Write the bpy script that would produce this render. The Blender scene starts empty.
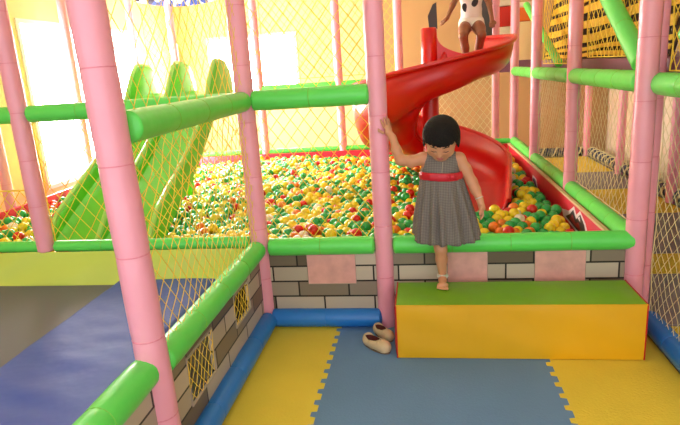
import bpy, bmesh, math, random
import numpy as np
from mathutils import Vector, Matrix
random.seed(7); rng = np.random.default_rng(7)
S = bpy.context.scene
COL = S.collection
PI = math.pi

# ------------------------------------------------------------------ materials
def lin(c):
    return tuple((x/255/12.92 if x/255 <= .04045 else ((x/255+.055)/1.055)**2.4) for x in c)

def mat(name, rgb, rough=.45, bump=0, bscale=20, coat=0, var=0, sss=0, metal=0, vscale=3, spec=.5, detail=3):
    m = bpy.data.materials.new(name); m.use_nodes = True
    nt = m.node_tree; b = nt.nodes['Principled BSDF']
    c = lin(rgb)
    b.inputs['Base Color'].default_value = (*c, 1)
    b.inputs['Roughness'].default_value = rough
    b.inputs['Metallic'].default_value = metal
    b.inputs['Specular IOR Level'].default_value = spec
    if coat: b.inputs['Coat Weight'].default_value = coat; b.inputs['Coat Roughness'].default_value = .15
    if sss:
        b.inputs['Subsurface Weight'].default_value = sss
        b.inputs['Subsurface Radius'].default_value = (.012, .005, .003)
    tc = nt.nodes.new('ShaderNodeTexCoord')
    if var:
        n = nt.nodes.new('ShaderNodeTexNoise'); n.inputs['Scale'].default_value = vscale; n.inputs['Detail'].default_value = 4
        nt.links.new(tc.outputs['Object'], n.inputs['Vector'])
        r = nt.nodes.new('ShaderNodeValToRGB')
        r.color_ramp.elements[0].position = .3; r.color_ramp.elements[1].position = .7
        r.color_ramp.elements[0].color = (*[x*(1-var) for x in c], 1)
        r.color_ramp.elements[1].color = (*[min(1, x*(1+var)) for x in c], 1)
        nt.links.new(n.outputs['Fac'], r.inputs['Fac']); nt.links.new(r.outputs['Color'], b.inputs['Base Color'])
    if bump:
        n = nt.nodes.new('ShaderNodeTexNoise'); n.inputs['Scale'].default_value = bscale; n.inputs['Detail'].default_value = detail
        nt.links.new(tc.outputs['Object'], n.inputs['Vector'])
        bp = nt.nodes.new('ShaderNodeBump'); bp.inputs['Strength'].default_value = bump; bp.inputs['Distance'].default_value = .02
        nt.links.new(n.outputs['Fac'], bp.inputs['Height']); nt.links.new(bp.outputs['Normal'], b.inputs['Normal'])
    return m

def emit(name, rgb, strength):
    m = bpy.data.materials.new(name); m.use_nodes = True
    nt = m.node_tree; nt.nodes.clear()
    o = nt.nodes.new('ShaderNodeOutputMaterial'); e = nt.nodes.new('ShaderNodeEmission')
    e.inputs['Color'].default_value = (*rgb, 1); e.inputs['Strength'].default_value = strength
    nt.links.new(e.outputs[0], o.inputs[0]); return m

def brick_mat(name, axis):
    m = bpy.data.materials.new(name); m.use_nodes = True
    nt = m.node_tree; b = nt.nodes['Principled BSDF']; b.inputs['Roughness'].default_value = .4
    tc = nt.nodes.new('ShaderNodeTexCoord'); sp = nt.nodes.new('ShaderNodeSeparateXYZ'); cb = nt.nodes.new('ShaderNodeCombineXYZ')
    nt.links.new(tc.outputs['Object'], sp.inputs[0])
    nt.links.new(sp.outputs[axis], cb.inputs[0]); nt.links.new(sp.outputs[2], cb.inputs[1])
    k = nt.nodes.new('ShaderNodeTexBrick')
    k.offset = .5; k.squash = 1
    k.inputs['Color1'].default_value = (*lin((206, 190, 168)), 1)
    k.inputs['Color2'].default_value = (*lin((92, 76, 54)), 1)
    k.inputs['Mortar'].default_value = (*lin((30, 24, 20)), 1)
    k.inputs['Scale'].default_value = 1; k.inputs['Mortar Size'].default_value = .0045
    k.inputs['Mortar Smooth'].default_value = .05
    k.inputs['Bias'].default_value = .0
    k.inputs['Brick Width'].default_value = .27; k.inputs['Row Height'].default_value = .085
    nt.links.new(cb.outputs[0], k.inputs['Vector'])
    nt.links.new(k.outputs['Color'], b.inputs['Base Color'])
    return m

def check_mat(name):
    m = bpy.data.materials.new(name); m.use_nodes = True
    nt = m.node_tree; b = nt.nodes['Principled BSDF']; b.inputs['Roughness'].default_value = .9
    tc = nt.nodes.new('ShaderNodeTexCoord')
    outs = []
    for d in ('X', 'Z'):
        w = nt.nodes.new('ShaderNodeTexWave'); w.bands_direction = d; w.inputs['Scale'].default_value = 42
        w.inputs['Distortion'].default_value = .6; w.inputs['Detail'].default_value = 1
        nt.links.new(tc.outputs['Object'], w.inputs['Vector']); outs.append(w)
    mx = nt.nodes.new('ShaderNodeMath'); mx.operation = 'ADD'
    nt.links.new(outs[0].outputs['Fac'], mx.inputs[0]); nt.links.new(outs[1].outputs['Fac'], mx.inputs[1])
    r = nt.nodes.new('ShaderNodeValToRGB')
    r.color_ramp.elements[0].position = .2; r.color_ramp.elements[0].color = (*lin((100, 91, 85)), 1)
    r.color_ramp.elements[1].position = 1.0; r.color_ramp.elements[1].color = (*lin((150, 139, 130)), 1)
    hf = nt.nodes.new('ShaderNodeMath'); hf.operation = 'MULTIPLY'; hf.inputs[1].default_value = .5
    nt.links.new(mx.outputs[0], hf.inputs[0]); nt.links.new(hf.outputs[0], r.inputs['Fac'])
    nt.links.new(r.outputs['Color'], b.inputs['Base Color'])
    return m

def print_mat(name):
    m = bpy.data.materials.new(name); m.use_nodes = True
    nt = m.node_tree; b = nt.nodes['Principled BSDF']; b.inputs['Roughness'].default_value = .8
    tc = nt.nodes.new('ShaderNodeTexCoord'); v = nt.nodes.new('ShaderNodeTexVoronoi'); v.inputs['Scale'].default_value = 18
    nt.links.new(tc.outputs['Object'], v.inputs['Vector'])
    sp = nt.nodes.new('ShaderNodeSeparateColor'); nt.links.new(v.outputs['Color'], sp.inputs[0])
    r = nt.nodes.new('ShaderNodeValToRGB'); r.color_ramp.interpolation = 'CONSTANT'
    e = r.color_ramp.elements
    e[0].position = 0; e[0].color = (*lin((40, 60, 130)), 1); e[1].position = .4; e[1].color = (*lin((225, 215, 190)), 1)
    x = e.new(.7); x.color = (*lin((45, 40, 60)), 1)
    nt.links.new(sp.outputs[0], r.inputs['Fac']); nt.links.new(r.outputs['Color'], b.inputs['Base Color'])
    return m

M = dict(
    pink=mat('pink_vinyl', (253, 166, 184), .36, .3, 11, .3, .04, 0, 0, 6),
    pinkdark=mat('pink_tie', (240, 142, 158), .5),
    green=mat('green_vinyl', (98, 228, 92), .4, .25, 11, .2, .04, 0, 0, 6),
    greentie=mat('green_tie', (122, 206, 70), .5),
    lime=mat('lime_vinyl', (206, 224, 96), .5, .25, 5, .1, .04),
    blue=mat('blue_vinyl', (30, 122, 208), .4, .12, 12, .2, .06),
    bluepad=mat('blue_pad_vinyl', (74, 98, 184), .6, .35, 6, 0, .05),
    black=mat('black_mesh_fabric', (104, 105, 114), .55, .05, 300),
    steel=mat('dark_steel', (60, 60, 64), .4, metal=.8),
    steptop=mat('olive_green_vinyl', (122, 176, 26), .5, .25, 7, .05, .04),
    stepfront=mat('amber_vinyl', (232, 174, 8), .5, .25, 6, .05, .04),
    stepside=mat('red_vinyl_end', (200, 34, 22), .45, .1, 8),
    blumat=mat('blue_foam', (106, 142, 182), .75, .12, 120, 0, .05),
    yelmat=mat('yellow_foam', (238, 208, 66), .75, .2, 90, 0, .05),
    greymat=mat('grey_foam', (150, 140, 140), .75, .1, 120, 0, .05),
    floor=mat('concrete_floor', (150, 140, 125), .7, .05, 20, 0, .08),
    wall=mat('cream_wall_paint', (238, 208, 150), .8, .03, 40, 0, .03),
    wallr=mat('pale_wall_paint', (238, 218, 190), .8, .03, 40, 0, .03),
    ceil=mat('ceiling_paint', (240, 232, 215), .85),
    frame=mat('window_frame_paint', (240, 236, 225), .5),
    pane=emit('daylight_pane', (1, .97, .93), 22),
    netyellow=mat('yellow_net_cord', (252, 212, 70), .7),
    netpale=mat('pale_net_cord', (226, 212, 160), .7),
    netdark=mat('brown_net_cord', (60, 42, 30), .8),
    band=mat('yellow_webbing', (226, 176, 20), .65, .1, 60),
    purple=mat('purple_vinyl', (140, 88, 110), .5, .1, 10),
    redslide=mat('red_plastic', (214, 18, 12), .3, .03, 6, .2),
    liner=mat('crimson_vinyl', (226, 20, 54), .4, .15, 7, .1, .04),
    piping=mat('tan_piping', (226, 190, 140), .6),
    gslide=mat('green_plastic', (96, 206, 44), .3, .02, 6, .2),
    gslideedge=mat('pale_green_plastic', (170, 226, 110), .3, 0, 6, .2),
    darkpanel=mat('dark_grey_panel', (70, 64, 66), .5),
    patch=mat('pink_clear_vinyl', (228, 168, 158), .25, .3, 9, .4, .12, 0, 0, 14),
    brickx=brick_mat('printed_brick_vinyl', 0), bricky=brick_mat('printed_brick_vinyl_side', 1),
    hem=mat('grey_hem', (176, 160, 140), .7),
    skin=mat('child_skin', (216, 152, 114), .5, .02, 60, 0, .04, .25),
    skin2=mat('dark_child_skin', (150, 92, 62), .5, .02, 60, 0, .04, .2),
    hair=mat('black_hair', (20, 15, 14), .62, .5, 160, spec=.25),
    lips=mat('lip_skin', (196, 104, 94), .45), lash=mat('lash_dark', (44, 28, 24), .7),
    dress=check_mat('grey_check_cloth'), sash=mat('red_satin_sash', (206, 24, 44), .4, .3, 30),
    silver=mat('silver_metal', (232, 226, 216), .3, metal=.4),
    white=mat('white_cotton', (240, 232, 222), .85, .15, 30),
    blob=mat('dark_shirt_print', (62, 60, 64), .8),
    shoe=mat('beige_leather', (222, 190, 146), .5, .1, 60), sole=mat('tan_sole', (120, 96, 72), .7),
    insole=mat('maroon_insole', (98, 34, 28), .7), stud=mat('dark_brown_bead', (62, 24, 26), .4),
    red=mat('red_board', (205, 44, 30), .6), cream=mat('cream_board', (236, 222, 196), .6), orange=mat('orange_board', (226, 110, 30), .6),
    printed=print_mat('blue_printed_cloth'),
    inkw=mat('white_print', (240, 226, 226), .5), inkk=mat('black_print', (34, 22, 26), .5), inkr=mat('dark_red_print', (150, 16, 24), .5), inkb=mat('blue_print', (70, 80, 130), .5),
    bgreen=mat('green_ball_plastic', (44, 176, 84), .3, coat=.2), byellow=mat('yellow_ball_plastic', (253, 224, 40), .3, coat=.2),
    bred=mat('red_ball_plastic', (222, 36, 22), .3, coat=.2), borange=mat('orange_ball_plastic', (246, 128, 24), .3, coat=.2),
    bwhite=mat('cream_ball_plastic', (244, 232, 208), .3, coat=.2),
    dirt=mat('dark_pit_base', (60, 50, 40), .9),
)

# ------------------------------------------------------------------ geometry helpers
WL = {}
def root_of(o):
    while o.parent: o = o.parent
    return o

class MB:
    def __init__(s): s.v = []; s.f = []; s.mi = []
    def add(s, V, F, mi=0):
        b = len(s.v); s.v.extend([tuple(map(float, p)) for p in V]); s.f.extend([tuple(i+b for i in f) for f in F]); s.mi.extend([mi]*len(F)); return s
    def box(s, lo, hi, bev=0, seg=2, mi=0):
        bm = bmesh.new(); bmesh.ops.create_cube(bm, size=1)
        for v in bm.verts: v.co = Vector([lo[i]+(v.co[i]+.5)*(hi[i]-lo[i]) for i in range(3)])
        if bev: bmesh.ops.bevel(bm, geom=bm.edges[:], offset=bev, segments=seg, affect='EDGES', profile=.5)
        bm.verts.index_update()
        s.add([v.co[:] for v in bm.verts], [[v.index for v in f.verts] for f in bm.faces], mi); bm.free(); return s
    def grid(s, P, cu=False, cv=False, mi=0):
        nu, nv = len(P), len(P[0]); V = [p for r in P for p in r]; F = []
        for i in range(nu if cu else nu-1):
            for j in range(nv if cv else nv-1):
                F.append((i*nv+j, ((i+1) % nu)*nv+j, ((i+1) % nu)*nv+(j+1) % nv, i*nv+(j+1) % nv))
        return s.add(V, F, mi)
    def tube(s, pts, r, n=8, caps=True, closed=False, mi=0):
        pts = [Vector(p) for p in pts]; k = len(pts)
        if not hasattr(r, '__len__'): r = [r]*k
        T = []
        for i in range(k):
            a = pts[(i-1) % k] if closed else pts[max(i-1, 0)]; b = pts[(i+1) % k] if closed else pts[min(i+1, k-1)]
            T.append((b-a).normalized())
        up = Vector((0, 0, 1)) if abs(T[0].z) < .9 else Vector((1, 0, 0))
        N = (up-T[0]*up.dot(T[0])).normalized(); P = []
        for i in range(k):
            N = (N-T[i]*N.dot(T[i])).normalized(); B = T[i].cross(N)
            P.append([pts[i]+(N*math.cos(2*PI*j/n)+B*math.sin(2*PI*j/n))*r[i] for j in range(n)])
        b = len(s.v); s.grid(P, closed, True, mi)
        if caps and not closed:
            s.f.append(tuple(b+j for j in range(n))[::-1]); s.mi.append(mi)
            s.f.append(tuple(b+(k-1)*n+j for j in range(n))); s.mi.append(mi)
        return s
    def sphere(s, c, r, nu=10, nv=14, mi=0, R=None):
        if not hasattr(r, '__len__'): r = (r, r, r)
        P = []
        for i in range(nu+1):
            th = PI*(.002+.996*i/nu); row = []
            for j in range(nv):
                q = Vector((r[0]*math.sin(th)*math.cos(2*PI*j/nv), r[1]*math.sin(th)*math.sin(2*PI*j/nv), r[2]*math.cos(th)))
                if R is not None: q = R @ q
                row.append(Vector(c)+q)
            P.append(row)
        return s.grid(P, False, True, mi)
    def poly(s, pts, t, nrm, mi=0):
        """extruded polygon: pts 3D loop, thickness t along nrm"""
        nrm = Vector(nrm); n = len(pts); A = [Vector(p) for p in pts]; B = [p+nrm*t for p in A]
        F = [tuple(range(n))[::-1], tuple(range(n, 2*n))]+[(i, (i+1) % n, (i+1) % n+n, i+n) for i in range(n)]
        return s.add(A+B, F, mi)
    def build(s, name, m, parent=None, angle=40, loc=None):
        me = bpy.data.meshes.new(name)
        V = np.array(s.v, float)
        if parent is not None: off = Vector(WL[root_of(parent).name])
        else:
            lo, hi = V.min(0), V.max(0)
            off = Vector(loc) if loc is not None else Vector(((lo[0]+hi[0])/2, (lo[1]+hi[1])/2, lo[2]))
        V = V-np.array(off)
        me.from_pydata(V.tolist(), [], s.f)
        ms = m if isinstance(m, (list, tuple)) else [m]
        for x in ms: me.materials.append(x)
        if len(ms) > 1: me.polygons.foreach_set('material_index', s.mi)
        bm = bmesh.new(); bm.from_mesh(me); bmesh.ops.recalc_face_normals(bm, faces=bm.faces[:]); bm.to_mesh(me); bm.free()
        me.shade_smooth(); me.set_sharp_from_angle(angle=math.radians(angle)); me.update()
        o = bpy.data.objects.new(name, me); COL.objects.link(o)
        if parent is not None: o.parent = parent
        else: o.location = off; WL[o.name] = tuple(off)
        return o

def tag(o, label, cat, group=None):
    o['label'] = label; o['category'] = cat
    if group: o['group'] = group
    return o
def thing(name, label, cat, loc, group=None):
    o = bpy.data.objects.new(name, None); COL.objects.link(o); o.location = loc; WL[o.name] = tuple(loc)
    o.empty_display_size = .05
    return tag(o, label, cat, group)
def struct(o): o['kind'] = 'structure'; return o
def stuff(o, label, cat): o['kind'] = 'stuff'; return tag(o, label, cat)

def sleeve(mb, A, B, r, seg=.27, n=16, squash=.965, cap=True):
    """padded foam sleeve with a pinch at each joint; returns joint points"""
    A, B = Vector(A), Vector(B); L = (B-A).length; k = max(1, round(L/seg)); d = (B-A)/L
    pts, rad, J = [], [], []
    if cap:
        for t in (.1, .5, .85): pts.append(A-d*r*.35*(1-t)); rad.append(r*math.sqrt(max(.05, 1-(1-t)**2)))
    for i in range(k):
        a, b = L*i/k, L*(i+1)/k
        for t, q in ((.0, squash), (.03, .985), (.12, 1), (.5, 1.015), (.88, 1), (.97, .985)):
            pts.append(A+d*(a+(b-a)*t)); rad.append(r*(1 if (t == 0 and i == 0) else q))
        if i: J.append(A+d*a)
    pts.append(B); rad.append(r)
    if cap:
        for t in (.85, .5, .1): pts.append(B+d*r*.35*(1-t)); rad.append(r*math.sqrt(max(.05, 1-(1-t)**2)))
    mb.tube(pts, rad, n); return J, d

def ring(mb, c, d, r, t=.004, n=18):
    c, d = Vector(c), Vector(d); up = Vector((0, 0, 1)) if abs(d.z) < .9 else Vector((1, 0, 0))
    N = d.cross(up).normalized(); B = d.cross(N)
    return mb.tube([c+(N*math.cos(2*PI*i/n)+B*math.sin(2*PI*i/n))*r for i in range(n)], t, 5, closed=True)

def padded(name, A, B, r, label, cat, group, m, mt, seg=.27, detail=True):
    A, B = Vector(A), Vector(B)
    base = ((A.x+B.x)/2, (A.y+B.y)/2, min(A.z, B.z))
    if not detail:
        mb = MB(); sleeve(mb, A, B, r, seg, 12); return tag(mb.build(name, m), label, cat, group)
    t = thing(name, label, cat, base, group)
    mb = MB(); J, d = sleeve(mb, A, B, r, seg); mb.build('foam_sleeve', m, t, 60)
    for j in J:
        q = MB(); ring(q, j, d, r*.955, .0022); q.build('seam_tie', mt, t)
    return t

def net(name, O, U, V, W, H, cell, r, m, label, group, sag=.012, cord=None, parent=None, seed=0, lab=True):
    """diamond net hung over the rectangle O + u U + v V"""
    O, U, V = Vector(O), Vector(U).normalized(), Vector(V).normalized(); Nn = U.cross(V).normalized()
    rr = random.Random(seed); ph = rr.random()*6
    asp = 1.25
    def P(u, v):
        su, sv = u/W, v/H
        d = sag*math.sin(PI*su)*math.sin(PI*sv)*(1+.5*math.sin(su*9+ph))+.004*math.sin(u*23+v*17+ph)
        du = .006*math.sin(v*14+ph*2)*math.sin(PI*su); dv = .006*math.sin(u*12+ph)*math.sin(PI*sv)
        return O+U*(u+du)+V*(v+dv)+Nn*d
    mb = MB(); nst = int((W+H/asp)/cell)+1
    for sgn in (1, -1):
        for i in range(1, nst+1):
            c = i*cell        # line: u*sgn' + v/asp = c
            u0, v0 = c, 0.0
            pts = []
            vmax = min(H, c*asp); vmin = max(0, (c-W)*asp)
            if vmax-vmin < .02: continue
            k = max(2, int((vmax-vmin)/.09)+1)
            for q in range(k+1):
                v = vmin+(vmax-vmin)*q/k; u = c-v/asp
                u = min(max(u, 0), W)
                if sgn < 0: u = W-u
                pts.append(P(u, v))
            mb.tube(pts, r, 4, caps=False)
    # border cord
    bd = [P(W*i/12, 0) for i in range(12)]+[P(W, H*i/12) for i in range(12)]+[P(W-W*i/12, H) for i in range(12)]+[P(0, H-H*i/12) for i in range(12)]
    if parent is not None:
        mb.tube(bd, r*1.5, 4, closed=True)
        return mb.build(name, m, parent)
    t = thing(name, label, 'net', tuple(O), group)
    mb.build('netting', m, t); q = MB(); q.tube(bd, r*1.7, 5, closed=True); q.build('border_cord', m, t)
    return t

# ------------------------------------------------------------------ camera (solved from the photograph)
cam = bpy.data.cameras.new('camera'); co = bpy.data.objects.new('camera', cam); COL.objects.link(co)
cam.sensor_fit = 'HORIZONTAL'; cam.sensor_width = 36; cam.lens = 561.085/680*36; cam.clip_start = .02
CR = Vector((0.98878006, 0.13467646, -0.06462392)); CU = Vector((0.02848595, 0.25468069, 0.96660555)); CF = Vector((-0.14663748, 0.95760117, -0.2479868))
CP = Vector((0.86552, -2.76581, 1.34268))
Rm = Matrix((CR, CU, -CF)).transposed().to_4x4(); co.matrix_world = Matrix.Translation(CP) @ Rm
S.camera = co
def px(p):
    d = Vector(p)-CP; z = d.dot(CF); return 340+561.085*d.dot(CR)/z, 212.5-561.085*d.dot(CU)/z, z

# ------------------------------------------------------------------ room
RX0, RX1, RY1, RZ = -2.6, 3.32, 5.2, 3.0
struct(MB().box((RX0-.1, -4, -.11), (RX1+.1, RY1+.1, -.012)).build('floor', M['floor']))
struct(MB().box((RX0-.1, -4, RZ), (RX1+.1, RY1+.1, RZ+.1)).build('ceiling', M['ceil']))
def wall_with_hole(name, m, axis, c0, c1, a0, a1, hole):
    mb = MB(); h0, h1, z0, z1 = hole
    def bx(p, q, za, zb):
        if axis == 'x': mb.box((c0, p, za), (c1, q, zb))
        else: mb.box((p, c0, za), (q, c1, zb))
    bx(a0, h0, -.012, RZ); bx(h1, a1, -.012, RZ); bx(h0, h1, -.012, z0); bx(h0, h1, z1, RZ)
    return struct(mb.build(name, m))
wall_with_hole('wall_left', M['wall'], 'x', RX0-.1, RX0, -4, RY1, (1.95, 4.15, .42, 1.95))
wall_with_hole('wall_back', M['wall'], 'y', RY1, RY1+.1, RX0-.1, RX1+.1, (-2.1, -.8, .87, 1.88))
struct(MB().box((.16, RY1-.03, -.011), (RX1-.002, RY1-.001, RZ-.002)).build('wall_back_shade', mat('tan_wall_shade', (198, 158, 108), .8, .03, 40, 0, .03)))  # added slab: weaker light on the right of the back wall, coloured as darker tan
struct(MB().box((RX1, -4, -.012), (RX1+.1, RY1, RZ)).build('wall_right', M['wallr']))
# windows
def window(name, axis, c, h):
    h0, h1, z0, z1 = h; f = .04
    mb = MB()
    def bx(p, q, za, zb, mbx, d0=-.08, d1=.012):
        if axis == 'x': mbx.box((c+d0, p, za), (c+d1, q, zb))
        else: mbx.box((p, c-d1, za), (q, c-d0, zb))
    bx(h0, h0+f, z0, z1, mb); bx(h1-f, h1, z0, z1, mb); bx(h0+f, h1-f, z0, z0+f, mb); bx(h0+f, h1-f, z1-f, z1, mb)
    mid = (h0+h1)/2; bx(mid-.015, mid+.015, z0+f, z1-f, mb, -.07, -.02)
    o = struct(mb.build(name, M['frame']))
    q = MB(); bx(h0+.01, h1-.01, z0+.01, z1-.01, q, -.09, -.075); q.build('window_pane', M['pane'], o)
window('window_1', 'x', RX0, (1.95, 4.15, .42, 1.95))
window('window_2', 'y', RY1, (-2.1, -.8, .87, 1.88))

# ------------------------------------------------------------------ play frame: posts
PR = .047
def post(x, y, z0, z1, r, label, group, detail=True, seg=.27, lean=0):
    return padded('padded_post', (x, y, z0), (x+lean, y, z1), r, label, 'post', group, M['pink'], M['pinkdark'], seg, detail)
PZ = 2.5
post(0, 0, 0, PZ, PR, 'pink padded post at the inner corner of the brick print panels', 'pink padded posts')
post(.66, 0, 0, PZ, PR, 'pink padded post the girl is holding, beside the soft step', 'pink padded posts')
post(1.88, 0, 0, PZ, PR, 'pink padded post at the front right corner of the ball pit', 'pink padded posts')
post(-1.25, 0, .46, PZ, PR, 'pink padded post standing behind the black trampoline mat', 'pink padded posts')
post(0, -1.236, 0, PZ, .052, 'large glossy pink padded post nearest the camera, beside the blue trampoline pad', 'pink padded posts', lean=-.055)
post(1.975, .12, 0, PZ, .03, 'thin pink post close behind the front right corner post', 'pink padded posts')
post(1.88, 1.24, 0, PZ, .045, 'pink padded post halfway along the right pit rail, first behind the corner', 'pink padded posts')
post(1.88, 2.5, 0, PZ, .045, 'pink padded post further along the right pit rail, second behind the corner', 'pink padded posts')
BG = 'thin pink posts at the back'
post(1.88, 3.66, 0, PZ, .045, 'pink post at the far right corner of the ball pit', BG, True, .3)
post(1.69, 3.72, 0, PZ, .04, 'pink post beside the top of the red spiral slide', BG, True, .3)
post(.65, 3.66, 0, PZ, .045, 'pink post seen behind the red spiral slide, next to the girl held post', BG, True, .3)
post(-.03, 3.66, 0, PZ, .045, 'thin pink post at the back rail, right of the bright back window', BG, True, .3)
post(-.95, 3.66, 0, PZ, .045, 'thin pink post standing in front of the bright back window', BG, True, .3)
post(-1.93, 3.66, 0, PZ, .045, 'thin pink post before the back wall under the printed cloth', BG, True, .3)
post(-2.38, 3.6, 0, PZ, .04, 'thin pink post at the back edge of the large left window', BG, True, .3)
post(-2.4, 2.36, 0, PZ, .04, 'thin pink post against the middle of the large left window', BG, True, .3)
post(-2.4, 1.2, 0, PZ, .04, 'pink post at the left pit edge beside the red liner', BG, True, .3)
CG = 'pink posts along the right wall'
post(3.05, 5.1, 0, 1.2, .045, 'pink post in the far right corner of the side corridor', CG, True, .3)
post(3.05, 3.8, 0, 1.2, .045, 'middle pink post along the right corridor wall', CG, True, .3)
post(3.05, 2.45, 0, 1.2, .045, 'nearest pink post along the right corridor wall, right of the corner post', CG, True, .3)

# ------------------------------------------------------------------ rails
def rail(A, B, r, label, group='green padded rails', detail=True, m='green', seg=.27, name='padded_rail', mt='greentie'):
    return padded(name, A, B, r, label, 'rail', group, M[m], M[mt], seg, detail)
ZR, ZU = .448, 1.215
rail((.06, 0, ZR), (.60, 0, ZR), .047, 'green padded rail over the brick panel, left of the girl held post')
rail((.72, 0, ZR), (1.86, 0, ZR), .047, 'long green padded front rail of the ball pit behind the girl')
rail((-1.18, 0, ZR+.03), (-.06, 0, ZR+.03), .032, 'green rail above the lime trampoline flap')
rail((-2.4, 0, ZR+.03), (-1.29, 0, ZR+.03), .032, 'green rail above the lime flap at the far left edge')
rail((-.005, -1.19, ZR), (-.005, -.06, ZR), .05, 'slanting green rail above the side brick panel with net windows')
rail((-.028, -2.3, ZR), (-.024, -1.28, ZR), .052, 'green rail with rounded end at the bottom left foreground')
rail((1.88, .06, ZR), (1.88, 1.19, ZR), .046, 'green rail on the right pit edge, nearest section')
rail((1.88, 1.29, ZR), (1.88, 2.45, ZR), .046, 'green rail on the right pit edge, middle section')
rail((1.88, 2.55, ZR), (1.88, 3.62, ZR), .046, 'green rail on the right pit edge, farthest section')
rail((-.90, 3.66, ZR), (.6, 3.66, ZR), .03, 'thin green rail along the back of the pit under the bright wall', 'back rails')
rail((.7, 3.66, ZR), (1.84, 3.66, ZR), .03, 'thin green rail at the back of the pit right of the slide', 'back rails')
rail((-2.36, 3.66, ZR), (-1.0, 3.66, ZR), .03, 'thin green rail at the back of the pit behind the green slides', 'back rails')
rail((0, -1.18, ZU), (0, -.06, ZU), .05, 'thick green upper rail between the nearest post and the inner corner post')
rail((.05, 0, ZU), (.61, 0, ZU), .05, 'green upper rail between inner corner post and girl held post')
rail((-1.18, 0, ZU), (-.06, 0, ZU), .045, 'green upper rail crossing in front of the green slides')
rail((-2.4, 0, ZU), (-1.28, 0, ZU), .045, 'green upper rail at the far left crossing the bright window')
rail((1.88, .05, ZU-.02), (1.88, 1.19, ZU-.02), .05, 'green upper rail on the right, section next to the corner post')
rail((1.88, 1.29, ZU-.02), (1.88, 2.45, ZU-.02), .05, 'green upper rail on the right, middle section')
rail((1.88, 2.55, ZU-.02), (1.88, 3.6, ZU-.02), .048, 'green upper rail on the right, far section beside the slide')
rail((1.93, -1.6, ZU-.03), (1.93, -.02, ZU-.03), .05, 'green upper rail at the right frame edge in front of the corner post')
rail((.0, 3.66, ZU-.04), (.6, 3.66, ZU-.04), .035, 'thin green upper rail at the back left of the slide', 'back rails')
rail((.7, 3.66, ZU), (1.64, 3.66, ZU), .035, 'thin green upper rail at the back behind the red slide', 'back rails')
rail((-.95, 3.66, ZU-.04), (-.07, 3.66, ZU-.04), .035, 'thin green upper rail across the back window', 'back rails')
rail((1.975, 2.08, 1.27), (1.975, 3.55, 1.85), .033, 'green diagonal padded strut farther back, beside the left end of the webbing bands', 'green struts', name='padded_strut')
rail((1.88, .07, 1.28), (1.88, .86, 1.79), .046, 'green diagonal padded strut rising from the front right corner post', 'green struts', name='padded_strut')
rail((1.89, -.85, 1.80), (1.89, -.36, 1.38), .04, 'short green strut at the right frame edge above the upper rail', 'green struts', name='padded_strut')
# blue floor tubes
rail((.05, -.02, .05), (.62, -.02, .05), .05, 'blue padded tube at the foot of the front brick panel', 'blue floor tubes', m='blue', name='padded_floor_tube', mt='blue')
rail((.02, -2.0, .05), (.02, -.07, .05), .05, 'blue padded tube at the foot of the side brick panel', 'blue floor tubes', m='blue', name='padded_floor_tube', mt='blue')
rail((1.95, -1.6, .05), (1.95, -.06, .05), .05, 'bright blue padded tube along the right edge by the soft step', 'blue floor tubes', m='blue', name='padded_floor_tube', mt='blue')

# laced tube along the corridor wall
def laced(A, B, label):
    A, B = Vector(A), Vector(B); t = thing('laced_floor_tube', label, 'tube', tuple((A+B)/2-Vector((0, 0, .06))), 'laced tubes by the right wall')
    mb = MB(); mb.tube([A, B], .055, 14); mb.build('tube_padding', mat('navy_vinyl', (56, 66, 92), .5), t)
    d = (B-A).normalized(); n = d.cross(Vector((0, 0, 1))); L = (B-A).length; q = MB(); k = int(L/.16*12)
    q.tube([A+d*(L*i/k)+(n*math.cos(i*PI/6)+Vector((0, 0, 1))*math.sin(i*PI/6))*.06 for i in range(k+1)], .011, 5)
    q.build('lacing_cord', M['netpale'], t)
laced((3.1, .3, .06), (3.1, 5.02, .06), 'dark blue tube laced with pale cord along the right wall')
laced((2.0, 5.12, .06), (3.0, 5.12, .06), 'dark blue laced tube along the back of the corridor')

# ------------------------------------------------------------------ brick print panels
BZ0, BZ1 = .0, .43
def patch_part(t, x0, x1):
    MB().box((x0, -.0135, .24), (x1, -.0105, .404), .001, 1).build('pink_vinyl_window', M['patch'], t)
    q = MB(); q.tube([(x0, -.013, .24), (x1, -.013, .24), (x1, -.013, .404), (x0, -.013, .404)], .0025, 4, closed=True); q.build('window_seam', M['hem'], t)
t = thing('brick_print_panel', 'short brick print vinyl panel left of the girl held post, one pink window', 'panel', (.33, 0, 0), 'brick print panels')
MB().box((.03, -.01, BZ0), (.63, .006, BZ1)).build('printed_sheet', M['brickx'], t); patch_part(t, .25, .507)
t = thing('brick_print_panel', 'long brick print vinyl panel behind the soft step, two pink windows', 'panel', (1.27, 0, 0), 'brick print panels')
MB().box((.69, -.01, BZ0), (1.85, .006, BZ1)).build('printed_sheet', M['brickx'], t); patch_part(t, .98, 1.18); patch_part(t, 1.41, 1.652)
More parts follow.
